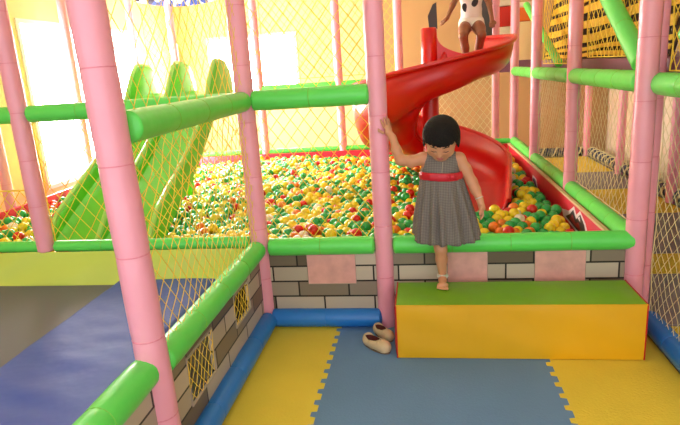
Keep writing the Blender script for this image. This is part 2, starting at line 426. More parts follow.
# side panel with net windows
t = thing('brick_print_panel', 'side brick print panel below the slanting rail, two net windows', 'panel', (0, -.62, 0), 'brick print panels')
holes = [(-1.03, -.78, .17, .36), (-.49, -.27, .22, .37)]
mb = MB(); xs0, xs1 = -.015, 0.0
def bxs(a, b, z0, z1): mb.box((xs0, a, z0), (xs1, b, z1))
bxs(-2.1, holes[0][0], 0, BZ1); bxs(holes[0][1], holes[1][0], 0, BZ1); bxs(holes[1][1], -.03, 0, BZ1)
for a, b, z0, z1 in holes: bxs(a, b, 0, z0); bxs(a, b, z1, BZ1)
mb.build('printed_sheet', M['bricky'], t)
for a, b, z0, z1 in holes:
    w = MB().tube([(.001, a, z0), (.001, b, z0), (.001, b, z1), (.001, a, z1)], .006, 6, closed=True).build('net_window_hem', M['hem'], t)
    net('window_net', (.0, a, z0), (0, 1, 0), (0, 0, 1), b-a, z1-z0, .05, .0014, M['netyellow'], '', '', .002, parent=w)

# ------------------------------------------------------------------ nets
NG = 'yellow safety nets'
net('safety_net', (0, -1.2, .47), (0, 1, 0), (0, 0, 1), 1.16, .73, .066, .0016, M['netyellow'], 'yellow diamond net between the nearest post and the inner corner post', NG, .02, seed=1)
net('safety_net', (0, -1.2, 1.25), (0, 1, 0), (0, 0, 1), 1.16, .9, .085, .0015, M['netyellow'], 'yellow net above the thick upper rail beside the nearest post', NG, .02, seed=2)
net('safety_net', (.03, .01, .48), (1, 0, 0), (0, 0, 1), .6, .71, .07, .0018, M['netyellow'], 'yellow diamond net over the balls, left of the girl held post', NG, .03, seed=3)
net('safety_net', (.03, .01, 1.25), (1, 0, 0), (0, 0, 1), .6, .9, .07, .0019, M['netyellow'], 'yellow net above the upper rail, left of the girl held post', NG, .02, seed=4)
net('safety_net', (-1.2, .02, .48), (1, 0, 0), (0, 0, 1), 1.16, .71, .10, .0022, M['netyellow'], 'yellow diamond net in front of the green slides', NG, .02, seed=5)
net('safety_net', (-2.36, .02, .48), (1, 0, 0), (0, 0, 1), 1.1, .32, .07, .0026, M['netyellow'], 'low yellow net in front of the red liner at the far left', NG, .015, seed=6)
net('safety_net', (1.95, -1.6, .08), (0, 1, 0), (0, 0, 1), 1.56, 1.08, .058, .0014, M['netpale'], 'sagging pale yellow net at the right frame edge, above the blue tube', NG, .05, seed=7)
net('safety_net', (1.9, .05, .5), (0, 1, 0), (0, 0, 1), 1.14, .66, .068, .0015, M['netpale'], 'pale net above the near right pit rail', 'pale safety nets', .015, seed=8)
net('safety_net', (1.9, 1.29, .5), (0, 1, 0), (0, 0, 1), 1.16, .66, .068, .0015, M['netpale'], 'pale net above the middle right pit rail', 'pale safety nets', .015, seed=9)
net('safety_net', (.72, 3.66, .5), (1, 0, 0), (0, 0, 1), .92, .66, .075, .003, M['netpale'], 'pale net at the back of the pit right of the red slide', 'pale safety nets', .015, seed=10)
net('safety_net', (1.945, .17, 1.31), (0, 1, 0), (0, 0, 1), 1.03, .8, .075, .002, M['netyellow'], 'yellow net above the upper right rail in front of the webbing bands', NG, .02, seed=11)
net('safety_net', (1.932, 1.29, 1.27), (0, 1, 0), (0, 0, 1), 1.16, .8, .075, .0018, M['netyellow'], 'yellow net above the middle upper right rail', NG, .02, seed=12)
net('safety_net', (1.96, -1.6, 1.24), (0, 1, 0), (0, 0, 1), 1.56, .6, .075, .0022, M['netyellow'], 'yellow net above the upper rail at the right frame edge', NG, .02, seed=13)
net('safety_net', (-.9, 3.73, 1.26), (1, 0, 0), (0, 0, 1), 1.5, .95, .085, .0022, M['netyellow'], 'yellow net high at the back in front of the bright back wall', NG, .02, seed=14)
net('safety_net', (-2.3, 3.73, 1.0), (1, 0, 0), (0, 0, 1), 1.3, 1.2, .085, .0024, M['netyellow'], 'yellow net before the back wall above the green slides', NG, .02, seed=15)

# ------------------------------------------------------------------ pit liner
def liner(name, lo, hi, label):
    t = thing(name, label, 'liner', ((lo[0]+hi[0])/2, (lo[1]+hi[1])/2, lo[2]), 'crimson pit liners')
    MB().box(lo, hi, .006, 2).build('padded_sheet', M['liner'], t); return t
tr = liner('pit_liner', (1.815, .06, 0), (1.842, 3.6, .425), 'crimson liner along the right side of the ball pit, printed emblem')
MB().box((1.806, .06, .415), (1.83, 3.6, .432), .003, 1).build('tan_piping', M['piping'], tr)
E = MB()
def em(pts, d, mi): E.poly([(1.8148-d, y, z) for y, z in pts], .0008, (-1, 0, 0), mi)
em([(.50, .24), (1.12, .27), (1.16, .31), (.98, .34), (.86, .40), (.80, .36), (.72, .405), (.60, .36), (.52, .30)], 0, 0)
em([(.56, .26), (1.05, .285), (.95, .325), (.87, .375), (.80, .33), (.71, .385), (.62, .345), (.565, .29)], .001, 1)
em([(.66, .28), (.95, .295), (.88, .34), (.80, .30), (.74, .33)], .002, 2)
em([(.70, .34), (.76, .35), (.72, .37)], .002, 0)
E.build('printed_emblem', [M['inkw'], M['inkk'], M['inkr']], tr)
E = MB()
em([(2.05, .335), (2.2, .345), (2.24, .30), (2.1, .25), (1.75, .215), (1.72, .235), (1.98, .27)], 0, 0); em([(2.08, .325), (2.16, .33), (2.18, .30), (2.08, .27), (1.9, .245), (2.05, .29)], .001, 1)
E.build('printed_streak', [M['inkw'], M['inkb']], tr)
liner('pit_liner', (-2.32, 3.595, 0), (1.81, 3.625, .425), 'crimson liner across the back of the ball pit')
liner('pit_liner', (-2.36, .08, 0), (-2.33, 3.59, .44), 'red liner at the left side of the pit under the window')
struct(MB().box((-2.3, .1, -.011), (1.8, 3.58, .03)).build('floor_pit', M['dirt']))

# ------------------------------------------------------------------ green slide (two lanes)
SX = [-1.57, -1.215, -.86]
def sl_z(y):   # chute floor height along the run
    t = (y-.40)/(2.0-.40); t = min(max(t, 0), 1)
    return .30+.90*(t**1.12)+.015*math.sin(t*9)
def rim_z(y):
    t = (y-.40)/SLL; z = sl_z(y)+.12
    if y > 1.6: u = (y-1.6)/(2.34-1.6); z += .15*math.sin(min(1, u/.55)*PI/2)**2*math.sqrt(max(0, 1-max(0, (u-.62)/.38)**3))
    if t < .1: z -= .08*(1-t/.1)
    return z
SLL = 1.94
t = thing('green_slide', 'bright green plastic slide with two lanes ending in the ball pit', 'slide', (-1.215, 1.2, 0))
NY = 40
for a, b in ((0, 1), (1, 2)):
    P = []
    for i in range(NY+1):
        y = .40+SLL*i/NY; row = []
        for j in range(13):
            u = j/12; x = SX[a]+.02+(SX[b]-SX[a]-.04)*u; row.append((x, y, sl_z(y)+.03*(abs(2*u-1)**4)))
        row += [(SX[b]-.02, y, sl_z(y)-.05), (SX[a]+.02, y, sl_z(y)-.05)]; P.append(row)
    MB().grid(P, False, True).build('lane', M['gslide'], t, 50)
for k, x in enumerate(SX):
    P = []
    for i in range(NY+1):
        y = .40+SLL*i/NY; rz = rim_z(y); bz = sl_z(y)-.07; w = .028
        P.append([(x-w, y, bz), (x-w, y, rz-.03), (x-w*.6, y, rz-.006), (x, y, rz), (x+w*.6, y, rz-.006), (x+w, y, rz-.03), (x+w, y, bz)])
    m_ = MB(); m_.grid(P, False, True)
    m_.f.append(tuple(range(7))); m_.mi.append(0); m_.f.append(tuple(NY*7+q for q in range(7))); m_.mi.append(0)
    m_.build('side_wall', M['gslide'], t, 50)
    rm = MB().tube([(x, .40+SLL*i/NY, rim_z(.40+SLL*i/NY)+.004) for i in range(NY+1)], .017, 8); rm.build('rim', M['gslideedge'], t)
MB().box((-1.25, 1.92, .03), (-1.18, 1.99, sl_z(1.95)-.04)).build('support_leg', M['gslide'], t)
MB().box((SX[0]-.02, 2.30, 1.08), (SX[2]+.02, 2.55, 1.14), .01).build('top_landing', M['gslide'], t)

# ------------------------------------------------------------------ red spiral slide
CX, CY = .95, 2.0
def arc(s):
    """s in degrees travelled clockwise from a=50deg: centre, outward normal, floor height, outer wall height"""
    a0 = 50; a = math.radians(a0-s)
    knots = [(0, 1.28, .24), (50, 1.265, .24), (100, 1.20, .21), (140, 1.08, .25), (185, .86, .38), (230, .68, .48), (320, .46, .36), (400, .31, .27), (450, .27, .2), (470, .25, .12)]
    for (s0, z0, w0), (s1, z1, w1) in zip(knots, knots[1:]):
        if s <= s1: f = (s-s0)/(s1-s0); z = z0+(z1-z0)*f; w = w0+(w1-w0)*f; break
    SM = 418
    if s <= SM:
        n = Vector((math.cos(a), math.sin(a), 0)); c = Vector((CX, CY, 0))+n*.39
    else:
        am = math.radians(a0-SM); n0 = Vector((math.cos(am), math.sin(am), 0)); tng = Vector((n0.y, -n0.x, 0))
        L = math.radians(s-SM)*.72; turn = math.radians((s-SM)*.35)
        n = Vector((math.cos(am-turn), math.sin(am-turn), 0)); c = Vector((CX, CY, 0))+n0*.39+tng*L
    return c, n, z, w
t = thing('spiral_slide', 'glossy red plastic spiral slide winding round its column into the balls', 'slide', (CX, CY, 0))
P = []; NS = 150; OR = []; IR = []
for i in range(NS+1):
    s = 470*i/NS; c, n, z, w = arc(s); row = []; wi = .15 if s < 420 else .12
    for j in range(25):
        u = -1+2*j/24; au = abs(u); hgt = (w if u > 0 else wi)
        e = max(0, (au-.5)/.5); h = hgt*(1-math.sqrt(max(0, 1-e**2.2))) if e < 1 else hgt
        hw = .27-.03*min(1, max(0, (s-200)/130)); off = u*hw if au < .98 else math.copysign(hw+.002, u)
        row.append(c+n*off+Vector((0, 0, z+h)))
    OR.append(row[-1]); IR.append(row[0]); P.append(row)
mb = MB(); mb.grid(P)
ch = mb.build('chute', M['redslide'], t, 80)
so = ch.modifiers.new('thick', 'SOLIDIFY'); so.thickness = .016; so.offset = -1
MB().tube(OR, .018, 8).build('outer_rim', M['redslide'], t); MB().tube(IR, .014, 8).build('inner_rim', M['redslide'], t)
prof = [(.0, .02), (.075, .02), (.075, .2), (.068, .3), (.068, 1.28), (.066, 1.4), (.064, 1.60), (.055, 1.612), (.0, 1.612)]
n = 24
MB().grid([[(CX+r*math.cos(2*PI*j/n), CY+r*math.sin(2*PI*j/n), z) for j in range(n)] for r, z in prof], False, True).build('column', M['redslide'], t, 50)
# flared web between column and chute
fl = []
for q in range(9):
    h = q/8; fl.append((CX+.062+.22*h**2, CY-.02, 1.59-.20*h**.6))
mb = MB(); pts = [(CX, CY-.02, 1.598)]+fl+[(CX+.28, CY-.02, 1.33), (CX, CY-.02, 1.30)]
mb.poly(pts, .04, (0, 1, 0)); mb.build('flared_web', M['redslide'], t)
mb = MB(); mb.poly([(.955, 1.99, 1.60), (.945, 1.99, 1.70), (.985, 1.99, 1.785), (1.015, 1.99, 1.80), (1.02, 1.99, 1.60)], .03, (0, 1, 0)); mb.build('grip_plate', M['darkpanel'], t)
tag(MB().box((1.53, 3.64, 1.253), (1.645, 3.68, 2.2), .008).build('entry_panel', M['darkpanel']), 'dark grey upright panel behind the child on the slide', 'panel')
t = thing('slide_platform', 'small red platform behind the column of the spiral slide', 'platform', (.93, 3.15, 0))
MB().box((.74, 2.76, 1.12), (1.12, 3.58, 1.18), .01).build('deck', M['redslide'], t)
for x, y in ((.90, 3.5), (.95, 2.82)): MB().tube([(x, y, .03), (x, y, 1.125)], .03, 12).build('leg', M['redslide'], t)

# ------------------------------------------------------------------ trampoline
t = thing('trampoline', 'black trampoline bed with blue side pad and lime flap, left of the brick panel', 'trampoline', (-1.1, -1.1, 0))
P = [[(-2.4+1.64*i/20, -2.4+2.3*j/20, .295-.01*math.sin(PI*i/20)*math.sin(PI*j/20)) for j in range(21)] for i in range(21)]
MB().grid(P).build('jumping_bed', M['black'], t)
def wr(x, y): return .0030*math.sin(9*x+22*y+2*math.sin(5*y))+.0012*math.sin(31*y-14*x)+.0009*math.sin(55*y+30*x+3*math.sin(7*x))
N1, N2 = 40, 110
top = [[(-.765+.555*i/N1, -2.4+2.32*j/N2, .322+wr(-.765+.555*i/N1, -2.4+2.32*j/N2)*math.sin(PI*min(1, .1+i/N1*.9))-(.022 if i in (0, N1) else 0)) for j in range(N2+1)] for i in range(N1+1)]
MB().grid(top).build('blue_side_pad', M['bluepad'], t, 60)
def flap(a): # lime flap, hanging from the rail
    return 0
def lz(x, s): return .005*math.sin(x*9+1.5*math.sin(x*4)+s*5)+.004*max(0, math.sin(x*13+s*3))**4
P = []
for i in range(121):
    x = -2.4+2.36*i/120; row = []
    for j in range(9):
        s = j/8; row.append((x, -.035-.10*s-lz(x, s), .455-.155*s+lz(x, s)*.6))
    row.append((x, -.137, .292)); P.append(row)
MB().grid(P).build('lime_flap', M['lime'], t, 60)
MB().tube([(-2.4, -.11, .27), (-.12, -.11, .27), (-.12, -2.4, .27)], .022, 10).build('frame_tube', M['steel'], t)
for x, y in ((-2.3, -.11), (-1.2, -.11), (-.12, -.16), (-.12, -1.3), (-.12, -2.3)): MB().tube([(x, y, -.012), (x, y, .27)], .02, 10).build('leg', M['steel'], t)

# ------------------------------------------------------------------ floor mats with jigsaw edges
def teeth(x, y0, y1, per=.082, amp=.0115):
    pts = []; y = y0; k = int(round((y1-y0)/per)); p = (y1-y0)/k
    for i in range(k):
        a = y0+i*p
        pts += [(x-amp, a+.06*p), (x-amp, a+.36*p), (x+amp, a+.44*p-.03*p+.0), (x+amp, a+.50*p), (x+amp, a+.94*p), (x-amp, a+p)]
    return pts
def foam(x0, x1, y0, y1, m, label, tl=False, trr=False, group='play area floor mats', h=.012):
    L = teeth(x0, y0, y1) if tl else []; Rr = teeth(x1, y0, y1) if trr else []
    pts = ([(x0, y0)]+L+[(x0, y1)] if not tl else L) + ([(x1, y1), (x1, y0)] if not trr else Rr[::-1])
    mb = MB(); mb.poly([(x, y, -h) for x, y in pts], h, (0, 0, 1))
    return tag(mb.build('foam_mat', m, angle=30), label, 'mat', group)
S1 = .404
foam(.0, S1, -1.0, -.0, M['yelmat'], 'yellow foam floor mat on the left, beside the side brick panel', False, True)
foam(S1, S1+1, -1.0, -.0, M['blumat'], 'blue foam floor mat in the middle, before the soft step', True, True)
foam(S1+1, 1.92, -1.0, -.0, M['yelmat'], 'yellow foam floor mat on the right, before the soft step end', True, False)
cor = [(-1.0, -.02, 'yelmat', 'yellow corridor mat just outside the right blue tube'), (.0, .7, 'greymat', 'grey corridor mat beside the front right corner post'), (.7, 1.07, 'yelmat', 'narrow yellow corridor mat right of the corner post'),
       (1.07, 2.1, 'greymat', 'grey corridor mat seen through the net right of the corner post'), (2.1, 3.05, 'yelmat', 'yellow corridor mat beside the nearer grey mats'), (3.05, 3.95, 'greymat', 'grey mat across the corridor between the farther yellow mats'),
       (3.95, 5.05, 'yelmat', 'yellow corridor mat at the back wall end')]
for y0, y1, m, lb in cor: foam(2.01, 3.04, y0+.003, y1-.003, M[m], lb, group='corridor mats', h=.0115)

# ------------------------------------------------------------------ soft step
x0, x1, y0, y1, hs = .727, 1.818, -.362, -.075, .271
t = thing('soft_step', 'padded soft play step, green top, yellow front and red ends', 'step', ((x0+x1)/2, (y0+y1)/2, 0))
def puff(o, U, V, Nn, W, H, amp, thick, name, m, seed):
    O = Vector(o); U = Vector(U); V = Vector(V); Nn = Vector(Nn); P = []; nu, nv = 60, 16; rr = random.Random(seed); a, b, c = [rr.random()*6 for _ in range(3)]
    for i in range(nu+1):
        row = []
        for j in range(nv+1):
            u, v = i/nu, j/nv; e = min(u*W, (1-u)*W, v*H, (1-v)*H)
            d = amp*(1-math.exp(-e/.02))+.0018*math.sin(u*W*26+a+v*3)*math.sin(v*PI)+.0012*math.sin(v*9+u*W*11+b)
            row.append(O+U*(u*W)+V*(v*H)+Nn*(d if e > 1e-6 else 0))
        P.append(row)
    mb = MB(); mb.grid(P)
    return mb.build(name, m, t, 60)
MB().box((x0+.004, y0+.004, 0), (x1-.004, y1-.004, hs-.006), .006, 2).build('foam_core', M['stepfront'], t)
puff((x0, y0, .003), (1, 0, 0), (0, 0, 1), (0, -1, 0), x1-x0, hs-.004, .004, 0, 'front_panel', M['stepfront'], 1)
puff((x0, y0, hs-.003), (1, 0, 0), (0, 1, 0), (0, 0, 1), x1-x0, y1-y0, .003, 0, 'top_panel', M['steptop'], 2)
puff((x0, y1, .003), (0, -1, 0), (0, 0, 1), (-1, 0, 0), y1-y0, hs-.004, .011, 0, 'end_panel', M['stepside'], 3)
puff((x1, y0, .003), (0, 1, 0), (0, 0, 1), (1, 0, 0), y1-y0, hs-.004, .011, 0, 'end_panel', M['stepside'], 4)
MB().tube([(x0, y0, .003), (x0, y0, hs-.002), (x0, y1, hs-.002)], .0035, 6).build('edge_piping', M['stepside'], t)
MB().tube([(x1, y0, .003), (x1, y0, hs-.002), (x1, y1, hs-.002)], .0035, 6).build('edge_piping', M['stepside'], t)
MB().tube([(x0, y0, hs-.003), (x1, y0, hs-.003)], .003, 6).build('top_seam', M['stepfront'], t)

# ------------------------------------------------------------------ upper right: deck, webbing climb, wall boards
t = thing('upper_deck', 'purple padded deck edge above the corridor, under the webbing bands', 'deck', (2.5, 1.7, 1.16))
MB().box((2.02, -.85, 1.20), (3.28, 3.3, 1.295), .012).build('deck_pad', M['purple'], t)
t = thing('webbing_climb', 'climbing panel of yellow webbing bands over dark cord above the corridor', 'climbing net', (2.1, 1.9, 1.235))
for k, z in enumerate((1.322, 1.37, 1.445, 1.545, 1.66, 1.75, 1.86, 1.97)):
    y0b, y1b = (.35, 3.3)
    mb = MB(); P = []
    for i in range(31):
        y = y0b+(y1b-y0b)*i/30; dz = .006*math.sin(y*5+k)-(.04 if k > 1 else .02)*(y-2)/2
        w = .029 if k > 1 else .014; P.append([(2.10+.15*(z-1.25), y, z+dz-w), (2.094+.15*(z-1.25), y, z+dz-w), (2.094+.15*(z-1.25)+.01, y, z+dz+w), (2.10+.15*(z-1.25)+.01, y, z+dz+w)])
    mb.grid(P, False, True); mb.build('webbing_band', M['band'], t)
net('cord_mesh', (2.12, .35, 1.30), (0, 1, 0), (.15, 0, 1), 2.95, .79, .05, .0085, M['netdark'], '', '', .004, parent=t, seed=20)
t = thing('back_climbing_net', 'dark rope net with yellow cords at the top right frame edge', 'climbing net', (2.6, -.2, 1.24))
net('rope_mesh', (2.75, -.8, 1.31), (0, 1, 0), (0, 0, 1), 2.4, .9, .075, .013, M['netdark'], '', '', .004, parent=t, seed=21)
net('yellow_mesh', (2.72, -.8, 1.31), (0, 1, 0), (0, 0, 1), 2.4, .9, .11, .008, M['netyellow'], '', '', .004, parent=t, seed=22)
MB().box((2.70, -.8, 1.296), (2.82, 1.6, 1.316), .006).build('base_rail', M['purple'], t)
for i, (z0, z1, m) in enumerate(((1.30, 1.60, 'red'), (1.60, 1.70, 'cream'), (1.70, 1.93, 'red'), (1.93, 2.02, 'cream'))):
    tag(MB().box((1.66, 4.46, z0+.002), (2.0, 4.54, z1-.002), .01).build('foam_block', M[m]), ['lowest red foam block of the striped stack behind the slide top', 'lower cream foam block between the red ones behind the slide top', 'middle red foam block of the striped stack, top right of the sliding child', 'upper cream foam block of the striped stack near the top edge'][i], 'block', 'striped foam blocks')
tag(MB().box((1.66, 4.46, 1.17), (2.3, 4.54, 1.30), .01).build('ledge_beam', M['purple']), 'purple ledge carrying the striped foam blocks', 'ledge')
for i, (z0, z1, m) in enumerate(((1.30, 1.74, 'wall'), (1.745, 1.90, 'orange'), (1.905, 1.96, 'cream'))):
    tag(MB().box((2.01, 4.47, z0), (2.3, 4.53, z1), .008).build('wall_pad', M[m]), ['beige pad below the orange pad beside the striped stack', 'orange pad right of the striped foam stack', 'cream pad on top of the orange pad'][i], 'pad', 'pads beside the striped stack')
# printed cloth sagging at the top
P = []
for i in range(41):
    x = -2.33+1.25*i/40; u = i/40; zb = 2.135+.10*(2*u-1)**2
    P.append([(x, 3.64-.03*math.sin(j/6*PI), zb+.25*j/6) for j in range(7)])
o = MB().grid(P).build('printed_cloth', M['printed']); tag(o, 'blue patterned cloth sagging between the back posts at the top edge', 'cloth')
sm = o.modifiers.new('thick', 'SOLIDIFY'); sm.thickness = .006

# ------------------------------------------------------------------ ball pit
BR = .0355
cols = ['bgreen', 'byellow', 'bred', 'borange', 'bwhite']; cname = ['green', 'yellow', 'red', 'orange', 'cream white']; cw = [.43, .38, .09, .05, .05]
def level(x, y): return .345+.02*math.sin(x*3+y*1.3)+.015*math.sin(y*4.1-x*2.2)-.06*math.exp(-((x-1.75)**2/.08+(y-1.4)**2/1.2))
exits = [(arc(s)[0], arc(s)[2]) for s in range(300, 471, 10)]
def blocked(x, y, z):
    if SX[0]-.06 < x < SX[2]+.06 and .36 < y < 2.4 and sl_z(y)-.09 < z+BR and z-BR < rim_z(y)+.01: return True
    for c, zz in exits:
        if (c.x-x)**2+(c.y-y)**2 < .28**2 and z+BR > zz-.03: return True
    if (x-CX)**2+(y-CY)**2 < (.08+BR)**2: return True
    if abs(x-1.02) < .08 and y < .23: return True
    if abs(x+1.215) < .08 and (abs(y-1.955) < .09): return True
    for lx, ly in ((.90, 3.5), (.95, 2.82)):
        if (x-lx)**2+(y-ly)**2 < .075**2: return True
    return False
from mathutils.kdtree import KDTree
pitch = .0745; P0 = []
for j in range(int(3.48/(pitch*.88))+1):
    for i in range(int(4.06/pitch)+1):
        x = -2.285+(i+(.5 if j % 2 else 0))*pitch; y = .125+j*pitch*.88
        if x < 1.77 and y < 3.55: P0.append((x, y))
P0 = np.array(P0)+rng.normal(0, .009, (len(P0), 2)); Z0 = np.array([level(x, y) for x, y in P0])+rng.normal(0, .013, len(P0))
A3 = np.column_stack([P0, Z0])
for it in range(14):
    kd = KDTree(len(A3))
    for i, p in enumerate(A3): kd.insert(p, i)
    kd.balance(); D = np.zeros_like(A3)
    for i, p in enumerate(A3):
        for q, k, d in kd.find_range(p, 2*BR+.0012):
            if k != i and d > 1e-6: D[i] += (p-np.array(q))/d*(2*BR+.0012-d)*.5
    A3 += D
    A3[:, 0] = np.clip(A3[:, 0], -2.29, 1.772); A3[:, 1] = np.clip(A3[:, 1], .118, 3.553); A3[:, 2] = np.clip(A3[:, 2], .25, .44)
L1 = [(float(x), float(y), float(z), 0) for x, y, z in A3 if not blocked(x, y, z)]
for j in range(int(3.48/(pitch*.88))+1):
    for i in range(int(4.06/pitch)+1):
        x = -2.25+(i+(.5 if j % 2 else 0))*pitch; y = .15+j*pitch*.88; z = level(x, y)-.084
        if x < 1.77 and y < 3.55 and not blocked(x, y, z): L1.append((x, y, z, 1))
def inview(b):
    x, y, z, l = b
    if l: return False
    u, v, d = px((x, y, z+BR))
    if not (4 < u < 676 and 2 < v < 420): return False
    # sight line over the front rail
    tt = (0-CP.y)/(y-CP.y); zc = CP.z+(z+BR*.6-CP.z)*tt
    return zc > ZR+.052
cand = [(px(b[:3])[2], i) for i, b in enumerate(L1) if inview(b)]
cand.sort(); NEAR = set(i for _, i in cand[:300])
ci = rng.choice(5, size=len(L1), p=cw)
def ico(sub):
    bm = bmesh.new(); bmesh.ops.create_icosphere(bm, subdivisions=sub, radius=BR)
    V = np.array([v.co[:] for v in bm.verts]); F = np.array([[v.index for v in f.verts] for f in bm.faces]); bm.free(); return V, F
protos = []
for c in range(5):
    V, F = ico(3); mb = MB(); mb.add(V, F.tolist()); me_o = mb.build('plastic_ball', M[cols[c]], angle=80, loc=(0, 0, 0)); protos.append(me_o)
used = [False]*5
for i in sorted(NEAR):
    x, y, z, _ = L1[i]; c = int(ci[i])
    if used[c]: o = protos[c].copy(); COL.objects.link(o)
    else: o = protos[c]; used[c] = True
    o.location = (x, y, z); o.rotation_euler = (rng.random()*6, rng.random()*6, 0)
    tag(o, f'shiny {cname[c]} plastic ball lying near the front rail of the ball pit', 'ball', f'{cname[c]} balls at the front of the pit')
V2, F2 = ico(2)
rest = [i for i in range(len(L1)) if i not in NEAR]
C = np.array([L1[i][:3] for i in rest])
VV = (V2[None]+C[:, None]).reshape(-1, 3); FF = (F2[None]+(np.arange(len(rest))*len(V2))[:, None, None]).reshape(-1, 3)
me = bpy.data.meshes.new('plastic_balls'); off = np.array((-.2, 1.8, .2)); VV = VV-off
me.vertices.add(len(VV)); me.vertices.foreach_set('co', VV.ravel())
me.loops.add(FF.size); me.loops.foreach_set('vertex_index', FF.ravel().astype(np.int32))
me.polygons.add(len(FF)); me.polygons.foreach_set('loop_start', np.arange(0, FF.size, 3, dtype=np.int32))
for c in cols: me.materials.append(M[c])
me.polygons.foreach_set('material_index', np.repeat(ci[rest], len(F2)).astype(np.int32)); me.update(calc_edges=True); me.shade_smooth()
o = bpy.data.objects.new('plastic_balls', me); COL.objects.link(o); o.location = off
stuff(o, 'mass of green, yellow, red and white balls filling the pit behind the nearest ones', 'balls')

# ------------------------------------------------------------------ implicit bodies
def smin(a, b, k):
    if k <= 0: return np.minimum(a, b)
    h = np.maximum(k-np.abs(a-b), 0)/k; return np.minimum(a, b)-h*h*k*.25
def d_cone(X, a, b, ra, rb):
    a = np.array(a, float); b = np.array(b, float); ab = b-a; L2 = ab@ab+1e-12
    tt = np.clip(((X-a)@ab)/L2, 0, 1); return np.linalg.norm(X-a-tt[..., None]*ab, axis=-1)-(ra+(rb-ra)*tt)
def d_ell(X, c, r, R=None):
    q = X-np.array(c, float)
    if R is not None: q = q@R        # columns of R are local axes
    r = np.array(r, float); k0 = np.linalg.norm(q/r, axis=-1); k1 = np.linalg.norm(q/(r*r), axis=-1)+1e-9
    return k0*(k0-1)/k1
class Body:
    def __init__(s): s.p = []
    def cone(s, a, b, ra, rb, k=.012): s.p.append(('c', a, b, ra, rb, k)); return s
    def ell(s, c, r, R=None, k=.012, sub=False): s.p.append(('s' if sub else 'e', c, r, R, None, k)); return s
    def chain(s, pts, k=.012):
        for (a, ra), (b, rb) in zip(pts, pts[1:]): s.cone(a, b, ra, rb, k)
        return s
    def dist(s, X):
        F = np.full(X.shape[:-1], .5)
        for kind, a, b, c, d, k in s.p:
            if kind == 'c': F = smin(F, d_cone(X, a, b, c, d), k)
            elif kind == 'e': F = smin(F, d_ell(X, a, b, c), k)
            else: F = -smin(-F, d_ell(X, a, b, c), k)
        return F
    def field(s, lo, hi, h):
        lo = np.array(lo); n = np.ceil((np.array(hi)-lo)/h).astype(int)+1; F = np.full(n, .05, np.float32)
        ax = [lo[i]+h*np.arange(n[i]) for i in range(3)]
        for kind, a, b, c, d, k in s.p:
            if kind == 'c':
                a_, b_ = np.array(a), np.array(b); m = max(c, d)+k+.03; l = np.minimum(a_, b_)-m; u = np.maximum(a_, b_)+m
            else:
                m = max(b)+k+.03; l = np.array(a)-m; u = np.array(a)+m
            i0 = np.clip(np.floor((l-lo)/h).astype(int), 0, n); i1 = np.clip(np.ceil((u-lo)/h).astype(int)+1, 0, n)
            if (i1 <= i0).any(): continue
            sl = tuple(slice(i0[q], i1[q]) for q in range(3))
            X = np.stack(np.meshgrid(*[ax[q][i0[q]:i1[q]] for q in range(3)], indexing='ij'), -1)
            if kind == 'c': F[sl] = smin(F[sl], d_cone(X, a, b, c, d), k)
            elif kind == 'e': F[sl] = smin(F[sl], d_ell(X, a, b, c), k)
            else: F[sl] = -smin(-F[sl], d_ell(X, a, b, c), k)
        return F, lo
def grid_pts(lo, n, h): return np.stack(np.meshgrid(*[lo[i]+h*np.arange(n[i]) for i in range(3)], indexing='ij'), -1)
def nets(F, lo, h):
    s = F < 0; nx, ny, nz = F.shape; c = (nx-1, ny-1, nz-1)
    pos = np.zeros(c+(3,), np.float32); cnt = np.zeros(c, np.float32)
    def sl(o): return tuple(slice(o[i], o[i]+c[i]) for i in range(3))
    for ax in range(3):
        o1, o2 = [q for q in range(3) if q != ax]
        for p in (0, 1):
            for q in (0, 1):
                a = [0, 0, 0]; a[o1] = p; a[o2] = q; b = list(a); b[ax] = 1
                fa, fb = F[sl(a)], F[sl(b)]; m = s[sl(a)] != s[sl(b)]
                tt = np.where(m, fa/np.where(fa == fb, 1, fa-fb), 0)
                cnt += m
                pos[..., ax] += np.where(m, tt, 0); pos[..., o1] += m*p; pos[..., o2] += m*q
    msk = cnt > 0; idx = np.argwhere(msk); vid = np.full(c, -1); vid[msk] = np.arange(len(idx))
    V = lo+(idx+pos[msk]/cnt[msk][:, None])*h
    Q = []
    for ax in range(3):
        o1, o2 = (ax+1) % 3, (ax+2) % 3
        a = [slice(None)]*3; b = [slice(None)]*3; a[ax] = slice(0, -1); b[ax] = slice(1, None)
        e = np.argwhere(s[tuple(a)] != s[tuple(b)])
        e = e[(e[:, o1] > 0) & (e[:, o2] > 0) & (e[:, o1] < F.shape[o1]-1) & (e[:, o2] < F.shape[o2]-1)]
        flip = s[tuple(a)][tuple(e.T)]
        g = []
        for d1, d2 in ((-1, -1), (0, -1), (0, 0), (-1, 0)):
            q = e.copy(); q[:, o1] += d1; q[:, o2] += d2; g.append(vid[tuple(q.T)])
        g = np.stack(g, 1); g[~flip] = g[~flip][:, ::-1]; Q.append(g)
    return V, np.concatenate(Q)
def skin_mesh(name, V, Q, m, parent, smooth=2):
    mb = MB(); mb.v = V.tolist(); mb.f = Q.tolist(); mb.mi = [0]*len(Q)
    o = mb.build(name, m, parent, 180)
    if smooth:
        sm = o.modifiers.new('smooth', 'SMOOTH'); sm.factor = .5; sm.iterations = smooth
    return o

